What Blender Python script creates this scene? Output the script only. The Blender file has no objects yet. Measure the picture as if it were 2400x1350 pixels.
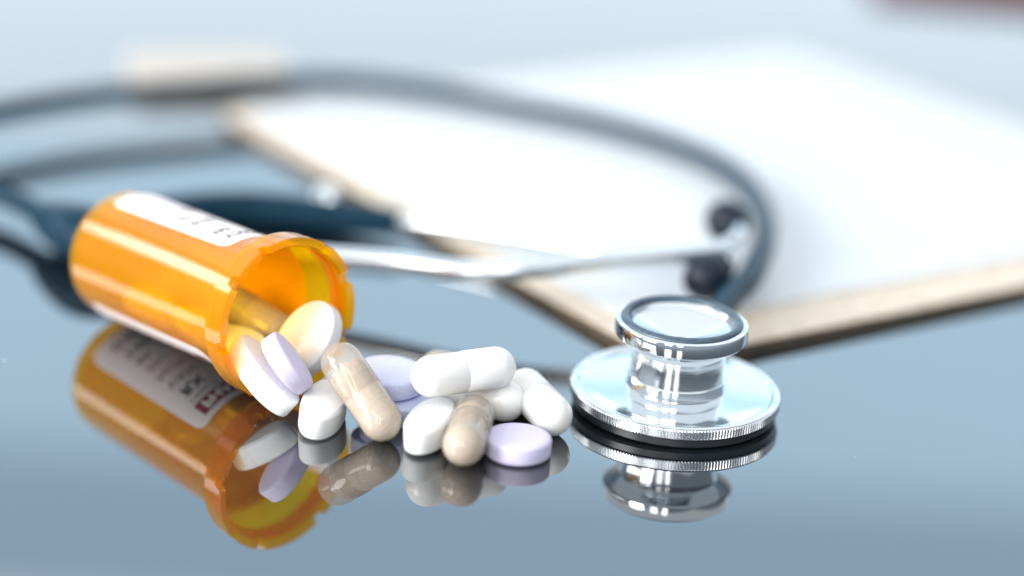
import bpy, bmesh, math, random
from mathutils import Vector, Matrix
from math import sin, cos, pi, radians, sqrt

S = 0.001                      # everything below is written in millimetres
random.seed(7)
scene = bpy.context.scene
COL = scene.collection

# ------------------------------------------------------------------ camera
cam_d = bpy.data.cameras.new('camera')
cam = bpy.data.objects.new('camera', cam_d)
COL.objects.link(cam)
scene.camera = cam
cam_d.sensor_width = 36.0
cam_d.lens = 70.0
cam_d.clip_start = 0.01
cam_d.clip_end = 50.0
pitch, roll = radians(19.8), radians(3.5)
fwd = Vector((0, cos(pitch), -sin(pitch)))
rgt0 = Vector((1, 0, 0))
up0 = Vector((0, sin(pitch), cos(pitch)))
rgt = rgt0 * cos(roll) + up0 * sin(roll)
upv = up0 * cos(roll) - rgt0 * sin(roll)
CAM = Vector((-35.84, -388.91, 165.68)) * S
m = Matrix((rgt, upv, -fwd)).transposed().to_4x4()
m.translation = CAM
cam.matrix_world = m
cam_d.dof.use_dof = True
cam_d.dof.focus_distance = 0.406
cam_d.dof.aperture_fstop = 3.0
cam_d.dof.aperture_blades = 9

# ------------------------------------------------------------------ room light
w = bpy.data.worlds.new('World')
scene.world = w
w.use_nodes = True
bg = w.node_tree.nodes['Background']
bg.inputs[0].default_value = (0.78, 0.90, 1.0, 1)
bg.inputs[1].default_value = 0.50


def area(name, loc, target, sx, sy, power, color):
    d = bpy.data.lights.new(name, 'AREA')
    d.shape = 'RECTANGLE'
    d.size, d.size_y = sx, sy
    d.energy = power
    d.color = color
    o = bpy.data.objects.new(name, d)
    COL.objects.link(o)
    o.location = loc
    o.rotation_euler = (Vector(target) - Vector(loc)).to_track_quat('-Z', 'Y').to_euler()
    return o


# the bright far side of the room, put in as unseen panels: pale low band, bluer ones above
area('far_panel', (0.6, 2.1, 0.30), (0.6, 0.0, 0.30), 3.8, 0.48, 10.0, (0.74, 0.89, 1.0))
area('far_panel', (0.6, 2.1, 0.77), (0.6, 0.0, 0.77), 3.8, 0.46, 9.1, (0.50, 0.75, 0.97))
area('far_panel', (0.6, 2.1, 1.27), (0.6, 0.0, 1.27), 4.0, 0.54, 6.9, (0.42, 0.71, 1.0))
area('ceiling_light', (0.0, 0.2, 2.3), (0.0, 0.2, 0.0), 7.5, 7.5, 150, (1.0, 0.995, 0.985))
area('strip_light', (-1.6, 0.2, 0.62), (-0.1, 0.02, 0.02), 1.3, 0.26, 13, (1.0, 0.99, 0.97))
for px, py, sx, pw_ in ((-1.3, -0.85, 0.62, 41), (-0.55, -1.25, 0.26, 5), (-0.10, -1.3, 0.16, 3.6)):
    area('front_fill', (px, py, 0.55), (px * 0.08 - 0.05, 0.0, 0.04), sx, 0.85, pw_, (1.0, 0.99, 0.97))  # unseen fill panels added to brighten the bottle side and streak the steel

scene.view_settings.view_transform = 'Standard'
scene.view_settings.look = 'None'
scene.view_settings.exposure = 0.0
scene.view_settings.gamma = 1.0
scene.render.engine = 'CYCLES'
cy = scene.cycles
cy.max_bounces = 16
cy.transparent_max_bounces = 24
cy.transmission_bounces = 12
cy.glossy_bounces = 8
cy.diffuse_bounces = 10
cy.sample_clamp_indirect = 6.0
cy.use_denoising = True


# ------------------------------------------------------------------ materials
def mat(name, color, rough=0.5, metal=0.0, ior=1.5, **kw):
    mt = bpy.data.materials.new(name)
    mt.use_nodes = True
    b = mt.node_tree.nodes['Principled BSDF']
    b.inputs['Base Color'].default_value = (*color, 1)
    b.inputs['Roughness'].default_value = rough
    b.inputs['Metallic'].default_value = metal
    b.inputs['IOR'].default_value = ior
    for k, v in kw.items():
        b.inputs[k.replace('_', ' ')].default_value = v
    return mt


def nd(mt, t, **kw):
    n = mt.node_tree.nodes.new(t)
    for k, v in kw.items():
        setattr(n, k, v)
    return n


def bsdf(mt):
    return mt.node_tree.nodes['Principled BSDF']


def add_noise(mt, c1, c2, scale, detail=4, bump=0.0, dist=0.0002, rough=None, lo=0.35, hi=0.65):
    """base colour wanders between two close colours, with optional fine relief"""
    L = mt.node_tree.links
    tc = nd(mt, 'ShaderNodeTexCoord')
    no = nd(mt, 'ShaderNodeTexNoise')
    no.inputs['Scale'].default_value = scale
    no.inputs['Detail'].default_value = detail
    L.new(tc.outputs['Object'], no.inputs['Vector'])
    r = nd(mt, 'ShaderNodeValToRGB')
    r.color_ramp.elements[0].position, r.color_ramp.elements[1].position = lo, hi
    r.color_ramp.elements[0].color = (*c1, 1)
    r.color_ramp.elements[1].color = (*c2, 1)
    L.new(no.outputs['Fac'], r.inputs['Fac'])
    L.new(r.outputs['Color'], bsdf(mt).inputs['Base Color'])
    if bump:
        bp = nd(mt, 'ShaderNodeBump')
        bp.inputs['Strength'].default_value = bump
        bp.inputs['Distance'].default_value = dist
        L.new(no.outputs['Fac'], bp.inputs['Height'])
        L.new(bp.outputs['Normal'], bsdf(mt).inputs['Normal'])
    if rough:
        mr = nd(mt, 'ShaderNodeMapRange')
        mr.inputs['To Min'].default_value, mr.inputs['To Max'].default_value = rough
        L.new(no.outputs['Fac'], mr.inputs['Value'])
        L.new(mr.outputs['Result'], bsdf(mt).inputs['Roughness'])
    return no


M = {}
# black glass table: very dark body under a strongly reflecting smooth coat, a few dust specks
t = mat('black_glass', (0.006, 0.009, 0.012), 0.012, 0.0, 3.0)
L = t.node_tree.links
tc = nd(t, 'ShaderNodeTexCoord')
vo = nd(t, 'ShaderNodeTexVoronoi')
vo.inputs['Scale'].default_value = 42
L.new(tc.outputs['Object'], vo.inputs['Vector'])
lt = nd(t, 'ShaderNodeMath', operation='LESS_THAN')
lt.inputs[1].default_value = 0.016
L.new(vo.outputs['Distance'], lt.inputs[0])
v2 = nd(t, 'ShaderNodeTexVoronoi')
v2.inputs['Scale'].default_value = 120
L.new(tc.outputs['Object'], v2.inputs['Vector'])
l2 = nd(t, 'ShaderNodeMath', operation='LESS_THAN')
l2.inputs[1].default_value = 0.018
L.new(v2.outputs['Distance'], l2.inputs[0])
mm = nd(t, 'ShaderNodeMath', operation='MAXIMUM')
L.new(lt.outputs[0], mm.inputs[0])
L.new(l2.outputs[0], mm.inputs[1])
lt = mm
mx = nd(t, 'ShaderNodeMix', data_type='RGBA')
mx.inputs['A'].default_value = (0.006, 0.009, 0.012, 1)
mx.inputs['B'].default_value = (0.35, 0.38, 0.4, 1)
L.new(lt.outputs[0], mx.inputs['Factor'])
L.new(mx.outputs['Result'], bsdf(t).inputs['Base Color'])
M['glass'] = t

# polished steel with fine turning marks
def steel(name, rough, ring=0.0, col=(0.70, 0.745, 0.78)):
    mt = mat(name, col, rough, 1.0)
    L = mt.node_tree.links
    tc = nd(mt, 'ShaderNodeTexCoord')
    no = nd(mt, 'ShaderNodeTexNoise')
    mp = nd(mt, 'ShaderNodeMapping')
    mp.inputs['Scale'].default_value = (1, 1, 14) if ring else (1, 1, 1)
    L.new(tc.outputs['Object'], mp.inputs['Vector'])
    L.new(mp.outputs['Vector'], no.inputs['Vector'])
    no.inputs['Scale'].default_value = 220
    no.inputs['Detail'].default_value = 5
    mr = nd(mt, 'ShaderNodeMapRange')
    mr.inputs['To Min'].default_value = rough * 0.6
    mr.inputs['To Max'].default_value = rough * 1.6
    L.new(no.outputs['Fac'], mr.inputs['Value'])
    L.new(mr.outputs['Result'], bsdf(mt).inputs['Roughness'])
    if ring:
        bp = nd(mt, 'ShaderNodeBump')
        bp.inputs['Strength'].default_value = ring
        bp.inputs['Distance'].default_value = 0.00004
        L.new(no.outputs['Fac'], bp.inputs['Height'])
        L.new(bp.outputs['Normal'], bsdf(mt).inputs['Normal'])
    return mt


M['steel'] = steel('polished_steel', 0.07)
M['turned'] = steel('turned_steel', 0.12, 0.35)
M['knurl'] = steel('knurled_steel', 0.22, 0, (0.72, 0.75, 0.79))
M['chrome'] = steel('chrome_tube', 0.2)
M['satin'] = steel('satin_steel', 0.2)
M['rubber'] = mat('black_rubber_ring', (0.012, 0.016, 0.02), 0.32)
M['ringrub'] = mat('grey_blue_rubber', (0.035, 0.06, 0.085), 0.35)
add_noise(M['ringrub'], (0.03, 0.055, 0.08), (0.05, 0.08, 0.11), 900)
M['tube'] = mat('dark_vinyl_tubing', (0.010, 0.020, 0.034), 0.24, 0, 1.36)
add_noise(M['tube'], (0.005, 0.022, 0.04), (0.008, 0.032, 0.055), 300, rough=(0.24, 0.36))
bsdf(M['tube']).inputs['Specular IOR Level'].default_value = 0.12
M['tip'] = mat('soft_ear_tip', (0.006, 0.012, 0.022), 0.42, 0, 1.35)
M['hole'] = mat('bore_black', (0.004, 0.004, 0.005), 0.7)

M['board'] = mat('hardboard', (0.33, 0.22, 0.125), 0.5)
add_noise(M['board'], (0.52, 0.43, 0.33), (0.64, 0.55, 0.44), 240, 6, 0.2)
M['boardedge'] = mat('hardboard_edge', (0.15, 0.09, 0.045), 0.7)
add_noise(M['boardedge'], (0.06, 0.045, 0.028), (0.11, 0.08, 0.05), 500, 6, 0.2)  # edge brown deepened to include the shadow under the board
M['paper'] = mat('white_paper', (0.86, 0.87, 0.88), 0.75)
add_noise(M['paper'], (0.56, 0.59, 0.62), (0.60, 0.63, 0.66), 700, 6, 0.05)
M['card'] = mat('cream_card', (0.78, 0.72, 0.65), 0.7)
add_noise(M['card'], (0.46, 0.41, 0.36), (0.52, 0.47, 0.42), 300)
M['maroon'] = mat('maroon_cover', (0.13, 0.02, 0.03), 0.5)
add_noise(M['maroon'], (0.11, 0.016, 0.024), (0.16, 0.028, 0.04), 120)


def pill_mat(name, c, rough, var, bump, sss=0.0):
    mt = mat(name, c, rough)
    add_noise(mt, tuple(x * (1 - var) for x in c), tuple(min(1, x * (1 + var)) for x in c), 1900, 9, bump, 0.00005)
    if sss:
        b = bsdf(mt)
        b.inputs['Subsurface Weight'].default_value = sss
        b.inputs['Subsurface Radius'].default_value = (1.0, 0.9, 0.75)
        b.inputs['Subsurface Scale'].default_value = 0.0012
    return mt


M['white_tab'] = pill_mat('white_tablet', (0.68, 0.69, 0.695), 0.6, 0.04, 0.35, 0.1)
M['purple_tab'] = pill_mat('lilac_tablet', (0.55, 0.51, 0.68), 0.68, 0.05, 0.6, 0.1)
M['blue_tab'] = pill_mat('periwinkle_tablet', (0.54, 0.57, 0.77), 0.68, 0.05, 0.6, 0.1)
M['white_cap'] = pill_mat('white_gelatin', (0.70, 0.70, 0.69), 0.24, 0.012, 0.05, 0.15)
M['powder'] = pill_mat('tan_powder', (0.45, 0.385, 0.32), 0.8, 0.18, 0.8)


def clear_shell(name, col, edge, refl_rough, haze_col, haze, through=None, share=0.62):
    """thin clear plastic or gelatin: tinted see-through, a soft glow of its own colour, a surface gloss"""
    mt = bpy.data.materials.new(name)
    mt.use_nodes = True
    nt = mt.node_tree
    L = nt.links
    nt.nodes.remove(nt.nodes['Principled BSDF'])
    out = nt.nodes['Material Output']
    tr = nd(mt, 'ShaderNodeBsdfTransparent')
    lw = nd(mt, 'ShaderNodeLayerWeight')
    lw.inputs['Blend'].default_value = 0.35
    mc = nd(mt, 'ShaderNodeMix', data_type='RGBA')
    mc.inputs['A'].default_value = (*col, 1)
    mc.inputs['B'].default_value = (*edge, 1)
    L.new(lw.outputs['Facing'], mc.inputs['Factor'])
    L.new(mc.outputs['Result'], tr.inputs['Color'])
    tl = nd(mt, 'ShaderNodeBsdfTranslucent')
    tl.inputs['Color'].default_value = (*(through or haze_col), 1)
    df = nd(mt, 'ShaderNodeBsdfDiffuse')
    df.inputs['Color'].default_value = (*haze_col, 1)
    h = nd(mt, 'ShaderNodeMixShader')
    h.inputs[0].default_value = share
    L.new(tl.outputs[0], h.inputs[1])
    L.new(df.outputs[0], h.inputs[2])
    a = nd(mt, 'ShaderNodeMixShader')
    a.inputs[0].default_value = haze
    L.new(tr.outputs[0], a.inputs[1])
    L.new(h.outputs[0], a.inputs[2])
    gl = nd(mt, 'ShaderNodeBsdfGlossy')
    gl.inputs['Roughness'].default_value = refl_rough
    fr = nd(mt, 'ShaderNodeFresnel')
    # rays are not bent in this thin wall, so both sides of a face must gloss alike
    ge = nd(mt, 'ShaderNodeNewGeometry')
    mi = nd(mt, 'ShaderNodeMapRange')
    mi.inputs['To Min'].default_value = 1.5
    mi.inputs['To Max'].default_value = 1 / 1.5
    L.new(ge.outputs['Backfacing'], mi.inputs['Value'])
    L.new(mi.outputs['Result'], fr.inputs['IOR'])
    g = nd(mt, 'ShaderNodeMixShader')
    L.new(fr.outputs[0], g.inputs[0])
    L.new(a.outputs[0], g.inputs[1])
    L.new(gl.outputs[0], g.inputs[2])
    L.new(g.outputs[0], out.inputs['Surface'])
    return mt


M['amber'] = clear_shell('amber_plastic', (1.0, 0.77, 0.01), (1.0, 0.60, 0.0), 0.10, (1.0, 0.52, 0.0), 0.29, (1.0, 0.66, 0.0), 0.52)
M['amber_in'] = clear_shell('amber_inner_wall', (1.0, 0.90, 0.45), (1.0, 0.82, 0.3), 0.1, (1.0, 0.52, 0.0), 0.18, (1.0, 0.64, 0.0), 0.45)
M['gel'] = clear_shell('clear_gelatin', (0.97, 0.95, 0.92), (0.86, 0.81, 0.74), 0.08, (0.78, 0.71, 0.63), 0.30)
M['label'] = mat('label_paper', (0.84, 0.84, 0.86), 0.4)
add_noise(M['label'], (0.74, 0.74, 0.76), (0.78, 0.78, 0.80), 500)
# thin paper lets part of the light through
_mt = M['label']
_out = _mt.node_tree.nodes['Material Output']
_tl = nd(_mt, 'ShaderNodeBsdfTranslucent')
_tl.inputs['Color'].default_value = (0.92, 0.92, 0.93, 1)
_mx = nd(_mt, 'ShaderNodeMixShader')
_mx.inputs[0].default_value = 0.2
_mt.node_tree.links.new(bsdf(_mt).outputs[0], _mx.inputs[1])
_mt.node_tree.links.new(_tl.outputs[0], _mx.inputs[2])
_mt.node_tree.links.new(_mx.outputs[0], _out.inputs['Surface'])
M['ink'] = mat('black_ink', (0.02, 0.02, 0.025), 0.5)
M['redink'] = mat('dark_red_ink', (0.20, 0.012, 0.03), 0.5)
M['whiteink'] = mat('unprinted_white', (0.84, 0.84, 0.86), 0.45)


# ------------------------------------------------------------------ mesh helpers
def mesh_obj(name, verts, faces, material, parent=None, smooth=True, sharp=35, scale=S):
    me = bpy.data.meshes.new(name)
    me.from_pydata([tuple(c * scale for c in v) for v in verts], [], faces)
    me.validate()
    bm = bmesh.new()
    bm.from_mesh(me)
    bmesh.ops.recalc_face_normals(bm, faces=bm.faces)
    bm.to_mesh(me)
    bm.free()
    me.materials.append(material)
    if smooth:
        me.polygons.foreach_set('use_smooth', [True] * len(me.polygons))
        me.set_sharp_from_angle(angle=radians(sharp))
    o = bpy.data.objects.new(name, me)
    COL.objects.link(o)
    if parent:
        o.parent = parent
    return o


def empty(name, loc=(0, 0, 0), rot=None):
    o = bpy.data.objects.new(name, None)
    o.empty_display_size = 0.005
    COL.objects.link(o)
    mw = rot.to_4x4() if rot else Matrix.Identity(4)
    mw.translation = Vector(loc) * S
    o.matrix_world = mw
    return o


def tag(o, label=None, cat=None, group=None, kind=None):
    for k, v in (('label', label), ('category', cat), ('group', group), ('kind', kind)):
        if v:
            o[k] = v
    return o


def lathe(profile, n=96, closed=False, rfun=None):
    """profile: (r, z) list; r == 0 at an end closes with a pole"""
    V, F, rows = [], [], []
    for (r, z) in profile:
        if r <= 1e-6:
            rows.append([len(V)])
            V.append((0, 0, z))
        else:
            rows.append(list(range(len(V), len(V) + n)))
            for i in range(n):
                a = 2 * pi * i / n
                rr = r + (rfun(i, r, z) if rfun else 0)
                V.append((rr * cos(a), rr * sin(a), z))
    pairs = list(zip(rows[:-1], rows[1:]))
    if closed:
        pairs.append((rows[-1], rows[0]))
    for a, b in pairs:
        for i in range(n):
            j = (i + 1) % n
            if len(a) == 1 and len(b) == 1:
                continue
            if len(a) == 1:
                F.append((a[0], b[j], b[i]))
            elif len(b) == 1:
                F.append((a[i], a[j], b[0]))
            else:
                F.append((a[i], a[j], b[j], b[i]))
    return V, F


def arc(cx, cz, r, a0, a1, n):
    return [(cx + r * cos(radians(a0 + (a1 - a0) * i / n)), cz + r * sin(radians(a0 + (a1 - a0) * i / n))) for i in range(n + 1)]


def spline(P, per=10):
    """Catmull-Rom through (x, y, z, r) points"""
    P = [tuple(p) for p in P]
    P = [tuple(2 * a - b for a, b in zip(P[0], P[1]))] + P + [tuple(2 * a - b for a, b in zip(P[-1], P[-2]))]
    out = []
    for k in range(1, len(P) - 2):
        p0, p1, p2, p3 = P[k - 1:k + 3]
        for s in range(per):
            u = s / per
            out.append(tuple(0.5 * (2 * b + (c - a) * u + (2 * a - 5 * b + 4 * c - d) * u * u + (3 * b - a - 3 * c + d) * u ** 3)
                             for a, b, c, d in zip(p0, p1, p2, p3)))
    out.append(P[-2])
    return out


def sweep(P, n=20, cap=True, wide=1.0):
    """tube of circular (or flattened, wide > 1) section along (x, y, z, r) points"""
    V, F = [], []
    pts = [Vector(p[:3]) for p in P]
    prev = None
    for k, p in enumerate(P):
        t_ = (pts[min(k + 1, len(pts) - 1)] - pts[max(k - 1, 0)]).normalized()
        ref = prev if prev else Vector((0, 0, 1)) if abs(t_.z) < 0.9 else Vector((1, 0, 0))
        nrm = (ref - t_ * ref.dot(t_)).normalized()
        prev = nrm
        b = t_.cross(nrm)
        for i in range(n):
            a = 2 * pi * i / n
            V.append(tuple(pts[k] + (nrm * cos(a) + b * sin(a) * wide) * p[3]))
    for k in range(len(P) - 1):
        for i in range(n):
            j = (i + 1) % n
            F.append((k * n + i, k * n + j, (k + 1) * n + j, (k + 1) * n + i))
    if cap:
        F.append(tuple(range(n)))
        F.append(tuple((len(P) - 1) * n + i for i in range(n)))
    return V, F


def frame(z, x):
    """rotation whose local Z runs along z and whose local X is as near x as it can be"""
    z = Vector(z).normalized()
    x = Vector(x)
    x = (x - z * x.dot(z)).normalized()
    return Matrix((x, z.cross(x), z)).transposed()


def rounded_slab(w_, h_, rc, z0, z1, bev=0.4, seg=10, waves=None):
    """flat slab with rounded corners and a soft top edge; corner at the origin, +x and +y sides"""
    def ring(inset, z):
        out = []
        r_ = max(rc - inset, 0.05)
        for (cx, cy, a0) in ((w_ - rc, h_ - rc, 0), (rc, h_ - rc, 90), (rc, rc, 180), (w_ - rc, rc, 270)):
            for i in range(seg + 1):
                a = radians(a0 + 90 * i / seg)
                out.append((cx + r_ * cos(a), cy + r_ * sin(a), z))
        return out
    rings = [ring(bev, z0), ring(0, z0 + bev), ring(0, z1 - bev), ring(bev, z1)]
    n = len(rings[0])
    V = [v for r_ in rings for v in r_]
    F = []
    for k in range(3):
        for i in range(n):
            j = (i + 1) % n
            F.append((k * n + i, k * n + j, (k + 1) * n + j, (k + 1) * n + i))
    F.append(tuple(range(n)))
    F.append(tuple(3 * n + i for i in range(n)))
    return V, F


# ------------------------------------------------------------------ the table
V, F = rounded_slab(2200, 2000, 25, -12, 0, 1.0)
table = mesh_obj('table', [(x - 1100, y - 620, z) for x, y, z in V], F, M['glass'], None, True, 30)
tag(table, 'glossy black glass table top that mirrors everything on it', kind='structure')

# ------------------------------------------------------------------ clipboard and sheet
rb = Matrix.Rotation(radians(34.8), 3, 'Z')
cb = empty('clipboard', (-1.8, 21.9, 0), rb)
tag(cb, 'brown hardboard clipboard with rounded corners lying under the blank sheet', 'clipboard')
V, F = rounded_slab(238, 230, 15, 0.25, 3.0, 0.35, 12)
mesh_obj('board', V, F, M['board'], cb)
# the hardboard's bare edge, the shade beneath put into its dark colour, is a thin band standing 0.05 mm proud
def edge_band(w_, h_, rc, z0, z1, off):
    V, F = [], []
    pts = []
    for (cx, cy, a0) in ((w_ - rc, h_ - rc, 0), (rc, h_ - rc, 90), (rc, rc, 180), (w_ - rc, rc, 270)):
        for i in range(13):
            a = radians(a0 + 90 * i / 12)
            pts.append((cx + (rc + off) * cos(a), cy + (rc + off) * sin(a)))
    n = len(pts)
    V = [(x, y, z0) for x, y in pts] + [(x, y, z1) for x, y in pts]
    F = [(i, (i + 1) % n, n + (i + 1) % n, n + i) for i in range(n)]
    return V, F
V, F = edge_band(238, 230, 15, 0.6, 2.6, 0.05)
mesh_obj('edge', V, F, M['boardedge'], cb)

sh = empty('paper_sheet', (-1.8, 21.9, 3.0), rb)
tag(sh, 'blank white sheet of paper lying on the brown clipboard under the stethoscope', 'paper')
V, F = rounded_slab(224, 209, 0.8, 0.05, 0.75, 0.1, 3)
mesh_obj('sheet', [(x + 7.5, y + 16, z) for x, y, z in V], F, M['paper'], sh)

# ------------------------------------------------------------------ far background pieces
cd = empty('note_pad', (-160, 229, 0), Matrix.Rotation(radians(16), 3, 'Z'))
tag(cd, 'blurred cream pad lying on the table beyond the far bend of the tubing', 'notepad')
V, F = rounded_slab(52, 38, 2, 0.2, 6, 0.3, 4)
mesh_obj('cover', V, F, M['card'], cd)
fo = empty('folder', (118, 500, 0), Matrix.Rotation(radians(-6), 3, 'Z'))
tag(fo, 'dark red folder at the far back of the table, top right corner', 'folder')
V, F = rounded_slab(220, 160, 4, 0.2, 9, 0.5, 4)
mesh_obj('cover', V, F, M['maroon'], fo)

# ------------------------------------------------------------------ stethoscope
st = empty('stethoscope', (0, 2.3, 0))
tag(st, 'stethoscope with polished steel double sided chest piece and looped black tubing', 'stethoscope')
cp = empty('chest_piece', (0, 0, 0), Matrix.Rotation(radians(1.3), 3, 'X') @ Matrix.Rotation(radians(0.4), 3, 'Y'))
cp.parent = st
cp.location = (0, 0, 0.0006)


def cpart(name, prof, m_, n=128, closed=False, rfun=None, sharp=28):
    V, F = lathe(prof, n, closed, rfun)
    return mesh_obj(name, V, F, m_, cp, True, sharp)


# black non-chill ring and diaphragm beneath
cpart('diaphragm_ring', [(0, 0.5), (19.2, 0.5), (19.6, 0.1), (21.2, 0.1), (21.75, 0.6), (21.75, 2.0), (21.2, 2.3), (0, 2.3)], M['rubber'])
# knurled edge
nk = 205
V, F = lathe([(21.3, 2.15), (22.05, 2.3), (22.3, 2.5), (22.3, 4.15), (22.05, 4.35), (21.9, 4.42)], nk * 4, False,
             lambda i, r, z: (-0.24 if (i % 4) in (2, 3) else 0.0) if r > 22.2 else 0)
mesh_obj('knurled_rim', V, F, M['knurl'], cp, True, 20)
# polished dish
cpart('disc', [(21.9, 4.40), (21.95, 4.62), (21.6, 4.86), (21.1, 4.92), (20.75, 4.80), (20.45, 4.55), (20.1, 4.52), (19.6, 4.62), (17, 4.78), (13, 4.95), (10.9, 5.06)], M['steel'], 160)
cpart('neck', [(10.9, 5.02), (10.75, 5.1), (10.62, 5.4), (10.62, 7.4), (10.5, 7.58), (10.34, 7.62), (10.28, 7.7), (10.15, 8.6), (9.95, 10.0), (9.9, 11.6), (10.05, 13.2), (10.3, 14.1), (10.6, 14.6)], M['turned'], 160)
BZ = -2.4
def down(pr):
    return [(r, z + BZ) for r, z in pr]
cpart('bell_rim', down([(10.6, 16.95), (11.0, 17.1), (13.3, 18.55), (13.75, 18.75), (13.95, 19.0), (13.95, 21.55), (13.8, 21.85), (13.4, 22.05), (12.95, 22.1), (12.7, 21.7)]), M['steel'], 160)
cpart('bell_ring', down(arc(11.95, 21.85, 1.02, 0, 360, 20)[:-1]), M['ringrub'], 128, True)
cpart('bell_cone', down([(11.6, 21.8), (11.05, 21.75), (10.75, 21.3), (10.3, 20.7), (6, 19.0), (2.4, 17.9), (1.6, 17.4), (1.5, 13.0), (0, 13.0)]), M['satin'], 160)
# stem to the tube
d = Vector((0.36, 0.93, 0.02)).normalized()
stm = [(9.3 * d.x, 9.3 * d.y, 10.2, 3.6), (11.5 * d.x, 11.5 * d.y, 10.2, 3.6), (12 * d.x, 12 * d.y, 10.2, 3.0), (19 * d.x, 19 * d.y, 10.4, 2.9),
       (19.3 * d.x, 19.3 * d.y, 10.4, 3.3), (20.5 * d.x, 20.5 * d.y, 10.4, 3.3), (20.8 * d.x, 20.8 * d.y, 10.4, 2.8), (27 * d.x, 27 * d.y, 10.6, 2.7)]
V, F = sweep(stm, 28)
mesh_obj('stem', V, F, M['steel'], cp)


def spart(name, pts, m_, per=10, n=20, wide=1.0, sharp=40):
    off = (0, 2.3, 0)
    P = spline(pts, per)
    V, F = sweep([(x, y - off[1], z, r) for x, y, z, r in P], n, True, wide)
    return mesh_obj(name, V, F, m_, st, True, sharp)


TR = 3.1
loop = [(8.6, 24.5, 10.6), (10.5, 31, 10.8), (14.6, 44, 11), (21.2, 62, 10.5), (27.3, 92, 10), (29.0, 121, 9.5), (24.5, 150, 9.5), (11.5, 173.8, 9.5), (-13.1, 196.9, 9.5),
        (-39.3, 211.1, 9.5), (-66.6, 221.3, 10), (-94.1, 226.0, 10), (-119.8, 217.5, 10), (-143.8, 203.5, 10), (-166.6, 187.8, 10), (-186.7, 167, 10),
        (-204, 143, 9), (-206, 122, 8), (-192, 111, 7), (-172, 103, 6.5), (-158, 90, 6.5), (-147, 78, 6.5)]
spart('tubing', [(*p, TR) for p in loop], M['tube'], 10, 28)
spart('yoke', [(-153, 84.5, 6.8, 4.2), (-147, 78, 7.0, 6.0), (-141, 72, 7.2, 6.9), (-135.5, 69, 7.2, 6.4), (-131, 67, 7.6, 4.6)], M['tube'], 8, 24, 1.25)
# near arm
spart('arm_tubing', [(-139, 70, 7, 4.0), (-128, 62, 8, 4.0), (-114, 58.5, 9, 3.9), (-101, 58, 9.6, 3.7), (-92, 58, 10, 3.4)], M['tube'], 8, 22)
spart('ear_tube', [(-96, 58, 9.8, 2.5), (-84, 57.5, 10, 2.5), (-66.3, 54, 11, 2.5), (-46, 48, 12, 2.5), (-31.2, 48, 13.6, 2.5), (-16.3, 51.5, 15, 2.4), (-3.2, 54.5, 16, 2.3), (5.8, 57, 16.8, 2.3),
                   (11.5, 59.5, 16.8, 2.3), (14.6, 61.0, 15.6, 2.3), (14.6, 59.6, 13.8, 2.3), (12.6, 57.4, 12.8, 2.3)], M['chrome'], 8, 22)
# far arm, lying lower
spart('arm_tubing', [(-139, 74, 6, 4.8), (-132, 88, 5.6, 4.8), (-122, 100, 5.0, 4.8), (-104.5, 106, 5.0, 4.8), (-81.5, 104, 4.9, 4.6), (-66, 101, 5.2, 3.6)], M['tube'], 8, 22)
spart('ear_tube', [(-70, 102, 4.9, 1.8), (-61, 100.5, 5.8, 1.8), (-42.5, 93.0, 7.0, 1.8), (-24, 85, 7.4, 1.8), (-8, 77, 8.6, 1.8), (2, 70.5, 10.5, 1.8), (10, 68.5, 13, 1.8), (16, 71, 15, 1.8),
                   (18.6, 76, 16, 1.8), (18.4, 81.5, 16.2, 1.8)], M['chrome'], 8, 22)
spart('glint_piece', [(-88.5, 104.5, 9.2, 0.9), (-87.2, 106, 10.8, 1.2), (-86, 106.6, 11.2, 1.2), (-84.8, 106, 10.8, 1.2), (-83.5, 104.5, 9.2, 0.9)], M['chrome'], 8, 16, 1.8)  # small chrome bit added on the far arm to give one blurred highlight


def ear_tip(base, d_):
    prof = [(0, 0), (2.9, 0), (3.3, 0.3), (3.4, 1.8), (3.9, 2.4), (5.0, 3.6), (5.5, 5.2), (5.5, 7.2), (5.0, 9.2), (3.9, 10.9), (2.6, 11.8), (1.75, 12.0), (1.5, 11.8), (1.4, 8.0), (0, 8.0)]
    V, F = lathe(prof, 48)
    o = mesh_obj('ear_tip', V, F, M['tip'], None, True, 30)
    o.parent = st
    ml = frame(d_, (0, 0, 1)).to_4x4()
    ml.translation = Vector((base[0], base[1] - 2.3, base[2])) * S
    o.matrix_basis = ml
    V, F = lathe([(0, 8.2), (1.38, 8.2), (1.38, 8.6), (0, 8.6)], 24)
    mesh_obj('bore', V, F, M['hole'], o)
    return o


ear_tip((14.0, 58.8, 13.4), (-0.62, -0.70, -0.22))
ear_tip((18.5, 80.0, 16.2), (-0.28, 0.95, -0.06))

# ------------------------------------------------------------------ prescription vial
Lv = 62.5
yaw, tilt = radians(-45), radians(2.6)
ax = Vector((cos(yaw) * cos(tilt), sin(yaw) * cos(tilt), sin(tilt)))
mouth = Vector((-81.2, -5.2, 17.55))
base = mouth - ax * Lv
vrot = frame(ax, (0, 0, 1))
vial = empty('pill_bottle', base, vrot)
tag(vial, 'open orange prescription bottle lying on its side and spilling tablets', 'pill bottle')
RB = 14.5
prof = [(0, 0.8), (10.5, 0.8), (11.6, 0.1), (12.2, 0), (12.7, 0.05), (13.7, 0.7), (14.3, 1.7), (RB, 3.0), (RB, 53.6), (14.6, 54.4), (15.2, 55.3), (15.7, 55.8),
        (15.7, 60.6), (15.55, 60.9), (15.3, 60.9), (15.1, 60.6), (15.0, 56.2), (14.6, 55.4), (13.6, 54.2), (13.4, 53.2), (13.4, 3.2), (12.8, 2.2), (11.5, 1.8), (0, 1.8)]
V, F = lathe(prof, 128)
body = mesh_obj('body', V, F, M['amber'], vial, True, 40)
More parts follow.
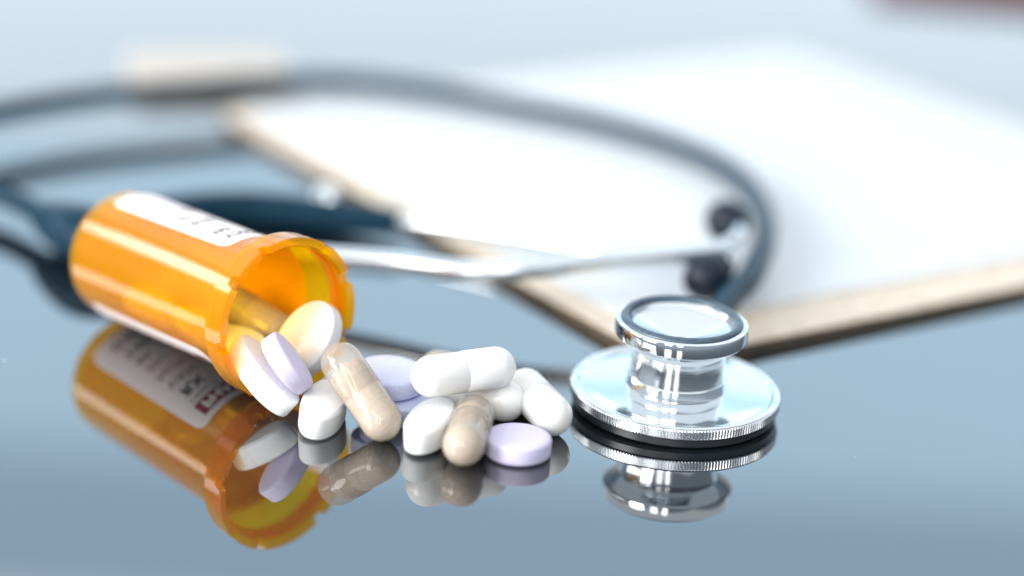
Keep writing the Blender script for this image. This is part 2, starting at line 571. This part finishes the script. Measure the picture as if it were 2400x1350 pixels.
body.data.materials.append(M['amber_in'])
for p in body.data.polygons:
    c = p.center / S
    rr = sqrt(c.x ** 2 + c.y ** 2)
    if (3 < c.z < 60.5 and rr < (14.2 if c.z < 55 else 15.2)) or (1.5 < c.z <= 3 and rr < 13.3):
        p.material_index = 1

# locking collar with slots in its front edge
NC = 192
slots = [(20, 3), (52, 4), (98, 4), (150, 4), (196, 4), (246, 4), (290, 6), (324, 4)]
def in_slot(a):
    return any(abs((a - c + 180) % 360 - 180) < hw for c, hw in slots)
V, F = [], []
rows = 7
for i in range(NC):
    a = 360 * i / NC
    zf = Lv - 1.7 if in_slot(a) else Lv
    c, s = cos(radians(a)), sin(radians(a))
    for r, z in ((15.75, 56.4), (16.8, 56.4), (17.4, 57.0), (17.5, zf - 0.2), (17.25, zf), (15.95, zf), (15.75, zf - 0.3)):
        V.append((r * c, r * s, z))
for i in range(NC):
    j = (i + 1) % NC
    for k in range(rows):
        k2 = (k + 1) % rows
        F.append((i * rows + k, j * rows + k, j * rows + k2, i * rows + k2))
mesh_obj('collar', V, F, M['amber'], vial, True, 30)
# a fine thread bead inside the mouth
V, F = sweep([((15.0) * cos(radians(a)), (15.0) * sin(radians(a)), 57.7 + a / 360 * 1.2, 0.28) for a in range(0, 330, 4)], 8)
mesh_obj('thread', V, F, M['amber'], vial)

# label round most of the body
PH0, PH1 = 122.0, 384.0        # degrees, counted from straight up through the camera side and underneath
ZA, ZB = 6.0, 49.0
RL = 14.62


def cyl(x, y, r):
    """label coordinates (x along the print, y towards the mouth) to the bottle's surface"""
    a = radians(PH0) + x / RL
    return (r * cos(a), r * sin(a), ZA + y)


LW, LH = radians(PH1 - PH0) * RL, ZB - ZA


def patch(name, x0, x1, y0, y1, r, rc, material, parent, th=0.06):
    nx = max(8, int((x1 - x0) / 0.7))
    V, F = [], []
    for lay in (r, r - th) if th else (r,):
        for i in range(nx + 1):
            x = x0 + (x1 - x0) * (i / nx)
            dx = min(x - x0, x1 - x)
            cut = 0
            if dx < rc:
                cut = rc - sqrt(max(rc * rc - (rc - dx) ** 2, 0))
            V.append(cyl(x, y0 + cut, lay))
            V.append(cyl(x, y1 - cut, lay))
    n = 2 * (nx + 1)
    for i in range(nx):
        a, b, c, d_ = 2 * i, 2 * i + 2, 2 * i + 3, 2 * i + 1
        F.append((a, b, c, d_))
        if th:
            F.append((n + d_, n + c, n + b, n + a))
            F.append((a, n + a, n + b, b))
            F.append((d_, c, n + c, n + d_))
    return mesh_obj(name, V, F, material, parent, True, 30)


lab = patch('label', 0, LW, 0, LH, RL, 2.4, M['label'], vial, 0)


def text_mesh(body, size):
    cu = bpy.data.curves.new('lettering', 'FONT')
    cu.body = body
    cu.size = size
    cu.resolution_u = 2
    o = bpy.data.objects.new('lettering', cu)
    COL.objects.link(o)
    dg = bpy.context.evaluated_depsgraph_get()
    me = bpy.data.meshes.new_from_object(o.evaluated_get(dg))
    V = [tuple(v.co) for v in me.vertices]
    F = [tuple(p.vertices) for p in me.polygons]
    bpy.data.objects.remove(o)
    bpy.data.curves.remove(cu)
    bpy.data.meshes.remove(me)
    return V, F


def lettering(body, x, y, size, material, bold=0.0, right=False, r=RL + 0.035):
    V, F = text_mesh(body, size)
    wdt = max(v[0] for v in V)
    x0 = x - wdt if right else x
    allV, allF = [], []
    for dx, dy in ([(0, 0)] if not bold else [(-bold, 0), (bold, 0), (0, bold), (0, -bold)]):
        k = len(allV)
        rr = r + 0.002 * len(allF) / max(len(F), 1)
        allV += [cyl(x0 + v[0] + dx, y + v[1] + dy, rr) for v in V]
        allF += [tuple(i + k for i in f) for f in F]
    return mesh_obj('lettering', allV, allF, material, lab, False)


patch('heading_band', 3.4, 29.5, LH - 6.4, LH - 1.9, RL + 0.03, 0.1, M['redink'], lab, 0.04)
lettering('PHARMACY', 4.9, LH - 5.5, 4.0, M['whiteink'], 0.12, r=RL + 0.06)
lettering('T MAIN ST TOWN', 3.9, LH - 8.6, 1.7, M['ink'], 0.03)
lettering('RX', 4.6, LH - 13.2, 4.6, M['ink'], 0.16)
lettering('VAN', 4.0, LH - 17.6, 3.9, M['ink'])
lettering('NOV', 4.4, LH - 22.0, 3.6, M['ink'])
lettering('20C', 4.6, LH - 26.4, 3.6, M['ink'])
lettering('4A', 4.8, LH - 30.6, 3.6, M['ink'], 0.06)
lettering('TAK', 4.8, LH - 35.2, 3.9, M['ink'], 0.08)
lettering('DAILY', 4.8, LH - 40.0, 3.9, M['ink'], 0.08)
lettering('PHARMACY', LW - 3.0, LH - 5.4, 3.2, M['ink'], 0.13, right=True)
lettering('ON', LW - 3.0, LH - 9.0, 2.6, M['ink'], 0.13, right=True)
lettering('2310', LW - 3.0, LH - 17.4, 3.3, M['ink'], 0.13, right=True)
lettering('Q', LW - 3.2, LH - 21.4, 3.0, M['ink'], 0.13, right=True)
lettering('NO', LW - 7.0, LH - 27.0, 2.6, M['ink'], 0.13, right=True)

# ------------------------------------------------------------------ tablets and capsules
def superellipse_tablet(a, b, h, bevel=1.1, dome=0.55, n=72, pw=2.0, name='tablet', material=None):
    """oval tablet a x b half axes, thickness h: straight wall, bevelled rim, domed faces"""
    def outline(k):
        out = []
        for i in range(n):
            t_ = 2 * pi * i / n
            c, s = cos(t_), sin(t_)
            out.append(((abs(c) ** (2 / pw)) * (1 if c >= 0 else -1) * a * k, (abs(s) ** (2 / pw)) * (1 if s >= 0 else -1) * b * k))
        return out
    hw = h / 2 - dome - 0.15
    lay = [(0.0, -h / 2)]
    ks = [0.35, 0.6, 0.78, 0.88]
    for k in ks:
        lay.append((k, -h / 2 + dome * k ** 2.6 * 0.8))
    lay += [(0.955, -hw - 0.10), (0.985, -hw + 0.10), (1.0, -hw + 0.45), (1.0, hw - 0.45), (0.985, hw - 0.10), (0.955, hw + 0.10)]
    for k in reversed(ks):
        lay.append((k, h / 2 - dome * k ** 2.6 * 0.8))
    lay.append((0.0, h / 2))
    V, F, rows = [], [], []
    for k, z in lay:
        if k == 0:
            rows.append([len(V)])
            V.append((0, 0, z))
        else:
            rows.append(list(range(len(V), len(V) + n)))
            V += [(x, y, z) for x, y in outline(k)]
    for A, B in zip(rows[:-1], rows[1:]):
        for i in range(n):
            j = (i + 1) % n
            if len(A) == 1:
                F.append((A[0], B[j], B[i]))
            elif len(B) == 1:
                F.append((A[i], A[j], B[0]))
            else:
                F.append((A[i], A[j], B[j], B[i]))
    return V, F


def mesh_only(name, V, F, m_, sharp=45):
    o = mesh_obj(name, V, F, m_, None, True, sharp)
    me = o.data
    bpy.data.objects.remove(o)
    return me


oval_me = mesh_only('oval_tablet', *superellipse_tablet(9.6, 4.5, 6.0, dome=0.6, pw=2.1), M['white_tab'], 24)
wide_me = mesh_only('oval_tablet', *superellipse_tablet(8.8, 6.3, 4.9, dome=0.45, pw=2.0), M['white_tab'], 24)
lilac_me = mesh_only('round_tablet', *superellipse_tablet(6.75, 6.75, 4.4, dome=0.35), M['purple_tab'])
blue_me = mesh_only('round_tablet', *superellipse_tablet(7.35, 7.35, 4.7, dome=0.35), M['blue_tab'])

CR, CLEN = 4.25, 14.3          # body radius, distance between the two end centres


def half_capsule(z_end, z_cut, r, outer):
    """from the dome at z_end to an open end at z_cut"""
    sgn = 1 if z_end > z_cut else -1
    p = [(0, z_end + sgn * r)]
    for i in range(1, 13):
        a = radians(90 - 90 * i / 12)
        p.append((r * cos(a), z_end + sgn * r * sin(a)))
    p.append((r, z_cut + sgn * 0.15))
    p.append((r - 0.1, z_cut))
    p.append((r - (0.22 if outer else 0.15), z_cut))
    return p


cap_body = mesh_only('capsule_body', *lathe(half_capsule(-CLEN / 2, 3.0, CR, False), 48), M['white_cap'])
cap_cap = mesh_only('capsule_cap', *lathe(half_capsule(CLEN / 2, -0.4, CR + 0.08, True), 48), M['white_cap'])
gel_body = mesh_only('capsule_body', *lathe(half_capsule(-CLEN / 2, 3.0, CR, False), 48), M['gel'])
gel_cap = mesh_only('capsule_cap', *lathe(half_capsule(CLEN / 2, -0.4, CR + 0.08, True), 48), M['gel'])


def powder_mesh(fill):
    """tan fill, lumpy at its loose end"""
    r = CR - 0.22
    pr = [(0, -CLEN / 2 - r)]
    for i in range(1, 11):
        a = radians(90 - 90 * i / 10)
        pr.append((r * cos(a), -CLEN / 2 - r * sin(a)))
    top = -CLEN / 2 + fill
    for k in range(1, 9):
        pr.append((r, -CLEN / 2 + fill * k / 8))
    pr += [(r * 0.93, top + 0.5), (r * 0.7, top + 1.1), (r * 0.35, top + 1.5), (0, top + 1.7)]
    V, F = lathe(pr, 40)
    rnd = random.Random(5)
    V2 = []
    for x, y, z in V:
        q = sin(x * 1.9 + 0.6) * cos(y * 1.7) * 0.5 + (rnd.random() - .5) * 0.3
        if z > top - 2.5:
            z += q * 1.2
        V2.append((x, y, z))
    return mesh_only('powder', V2, F, M['powder'], 60)


powder_a = powder_mesh(12.0)
powder_b = powder_mesh(12.5)

OV = 'white oval tablets'
RT = 'lilac and blue round tablets'
WC = 'white capsules'
TCG = 'clear capsules of tan powder'


def put(name, me, loc, rot, label, cat, group):
    o = bpy.data.objects.new(name, me)
    COL.objects.link(o)
    mw = rot.to_4x4()
    mw.translation = Vector(loc) * S
    o.matrix_world = mw
    return tag(o, label, cat, group)


def oval(loc, long_axis, normal, label, me=None):
    x = Vector(long_axis)
    z = Vector(normal)
    z = z - x.normalized() * z.dot(x.normalized())
    return put('oval_tablet', me or oval_me, loc, frame(z, x), label, 'tablet', OV)


def round_tab(me, loc, normal, label):
    return put('round_tablet', me, loc, frame(normal, (1, 0.2, 0.1)), label, 'tablet', RT)


def capsule(p_body, p_cap, label, tan=None, spin=(0, 0, 1)):
    a, b = Vector(p_body), Vector(p_cap)
    r = empty('capsule', (a + b) / 2, frame(b - a, spin))
    tag(r, label, 'capsule', TCG if tan else WC)
    parts = [('body', gel_body), ('cap', gel_cap), ('powder', tan)] if tan else [('body', cap_body), ('cap', cap_cap)]
    for nm, me in parts:
        o = bpy.data.objects.new(nm, me)
        COL.objects.link(o)
        o.parent = r
    return r


# spilling out of the bottle
oval((-85.6, -12.4, 7.9), (12.3, -9.6, -10.2), (0.70, -0.16, 0.66), 'white oval tablet sliding over the bottle lip, leftmost in front of the bottle')
round_tab(lilac_me, (-80.4, -15.2, 12.0), (0.78, 0.15, 0.60), 'lilac round tablet standing on edge between two white tablets at the bottle mouth')
oval((-77.9, -1.0, 11.6), (-0.50, -0.30, -0.80), (-0.52, -0.76, 0.42), 'wide cream lit white oval tablet standing up inside the bottle mouth', wide_me)
oval((-72.6, -17.2, 3.3), (-0.10, -1.0, -0.06), (0.10, 0.0, 1.0), 'white oval tablet on the table under the leaning tan capsule')
# the pile
capsule((-60.4, -23.8, 4.5), (-69.0, -17.2, 13.4), 'tan capsule with a clear end leaning up beside the blue tablets', powder_a)
round_tab(blue_me, (-58.4, -10.6, 2.4), (0.03, -0.02, 1.0), 'blue round tablet lying flat beneath another blue tablet')
round_tab(blue_me, (-60.2, -8.4, 7.3), (0.02, -0.05, 1.0), 'blue round tablet resting on top of another blue tablet')
capsule((-50.9, -18.0, 12.2), (-38.3, -11.2, 12.2), 'white capsule lying on top of the pile of pills')
oval((-50.6, -22.0, 3.2), (4.0, 15.5, 0.4), (-0.06, -0.04, 1.0), 'white oval tablet at the front of the pile, left of the flat tan capsule')
capsule((-43.4, -33.0, 4.42), (-42.0, -18.8, 4.42), 'tan capsule lying flat and pointing at the camera in front of the pile', powder_b)
capsule((-48.6, -3.6, 4.42), (-35.9, -9.8, 4.42), 'white capsule mostly hidden underneath the top white capsule')
capsule((-31.6, -2.6, 4.42), (-26.2, -15.9, 4.42), 'white capsule lying on the glass next to the steel chest piece')
capsule((-50.5, 4.6, 4.42), (-37.0, 0.4, 4.42), 'tan capsule peeping out behind and under the top white capsule', powder_b)
round_tab(lilac_me, (-32.8, -26.4, 2.25), (0, 0, 1.0), 'lilac round tablet lying flat alone at the front of the pile')
# still inside the bottle


def inside(u, v, h):
    """millimetres along the bottle axis, sideways and above its lower wall"""
    return base + vrot @ Vector((-13.3 + h, v, u))


def vdir(u, v, h):
    return vrot @ Vector((h, v, u))


oval(inside(50, 3.2, 4.2), vdir(1, 0.12, 0.03), vdir(0, 0.3, 1), 'white oval tablet just inside the bottle near its lower lip')
oval(inside(33, -2.0, 3.6), vdir(1, -0.12, 0.0), vdir(0, -0.15, 1), 'white oval tablet deep in the bottle seen through orange plastic')
oval(inside(14, 1.5, 3.6), vdir(1, 0.15, 0.0), vdir(0, 0.1, 1), 'white oval tablet farthest back in the bottle behind the orange wall')
pa, pb = inside(49, -6.2, 6.2), inside(35, -3.0, 10.6)
capsule(pa, pa + (pb - pa).normalized() * CLEN, 'tan capsule lying in the shade inside the bottle mouth', powder_b)
round_tab(lilac_me, inside(40, 7.5, 6.2), vdir(0.15, -0.75, 0.6), 'lilac round tablet leaning on the wall inside the orange bottle')
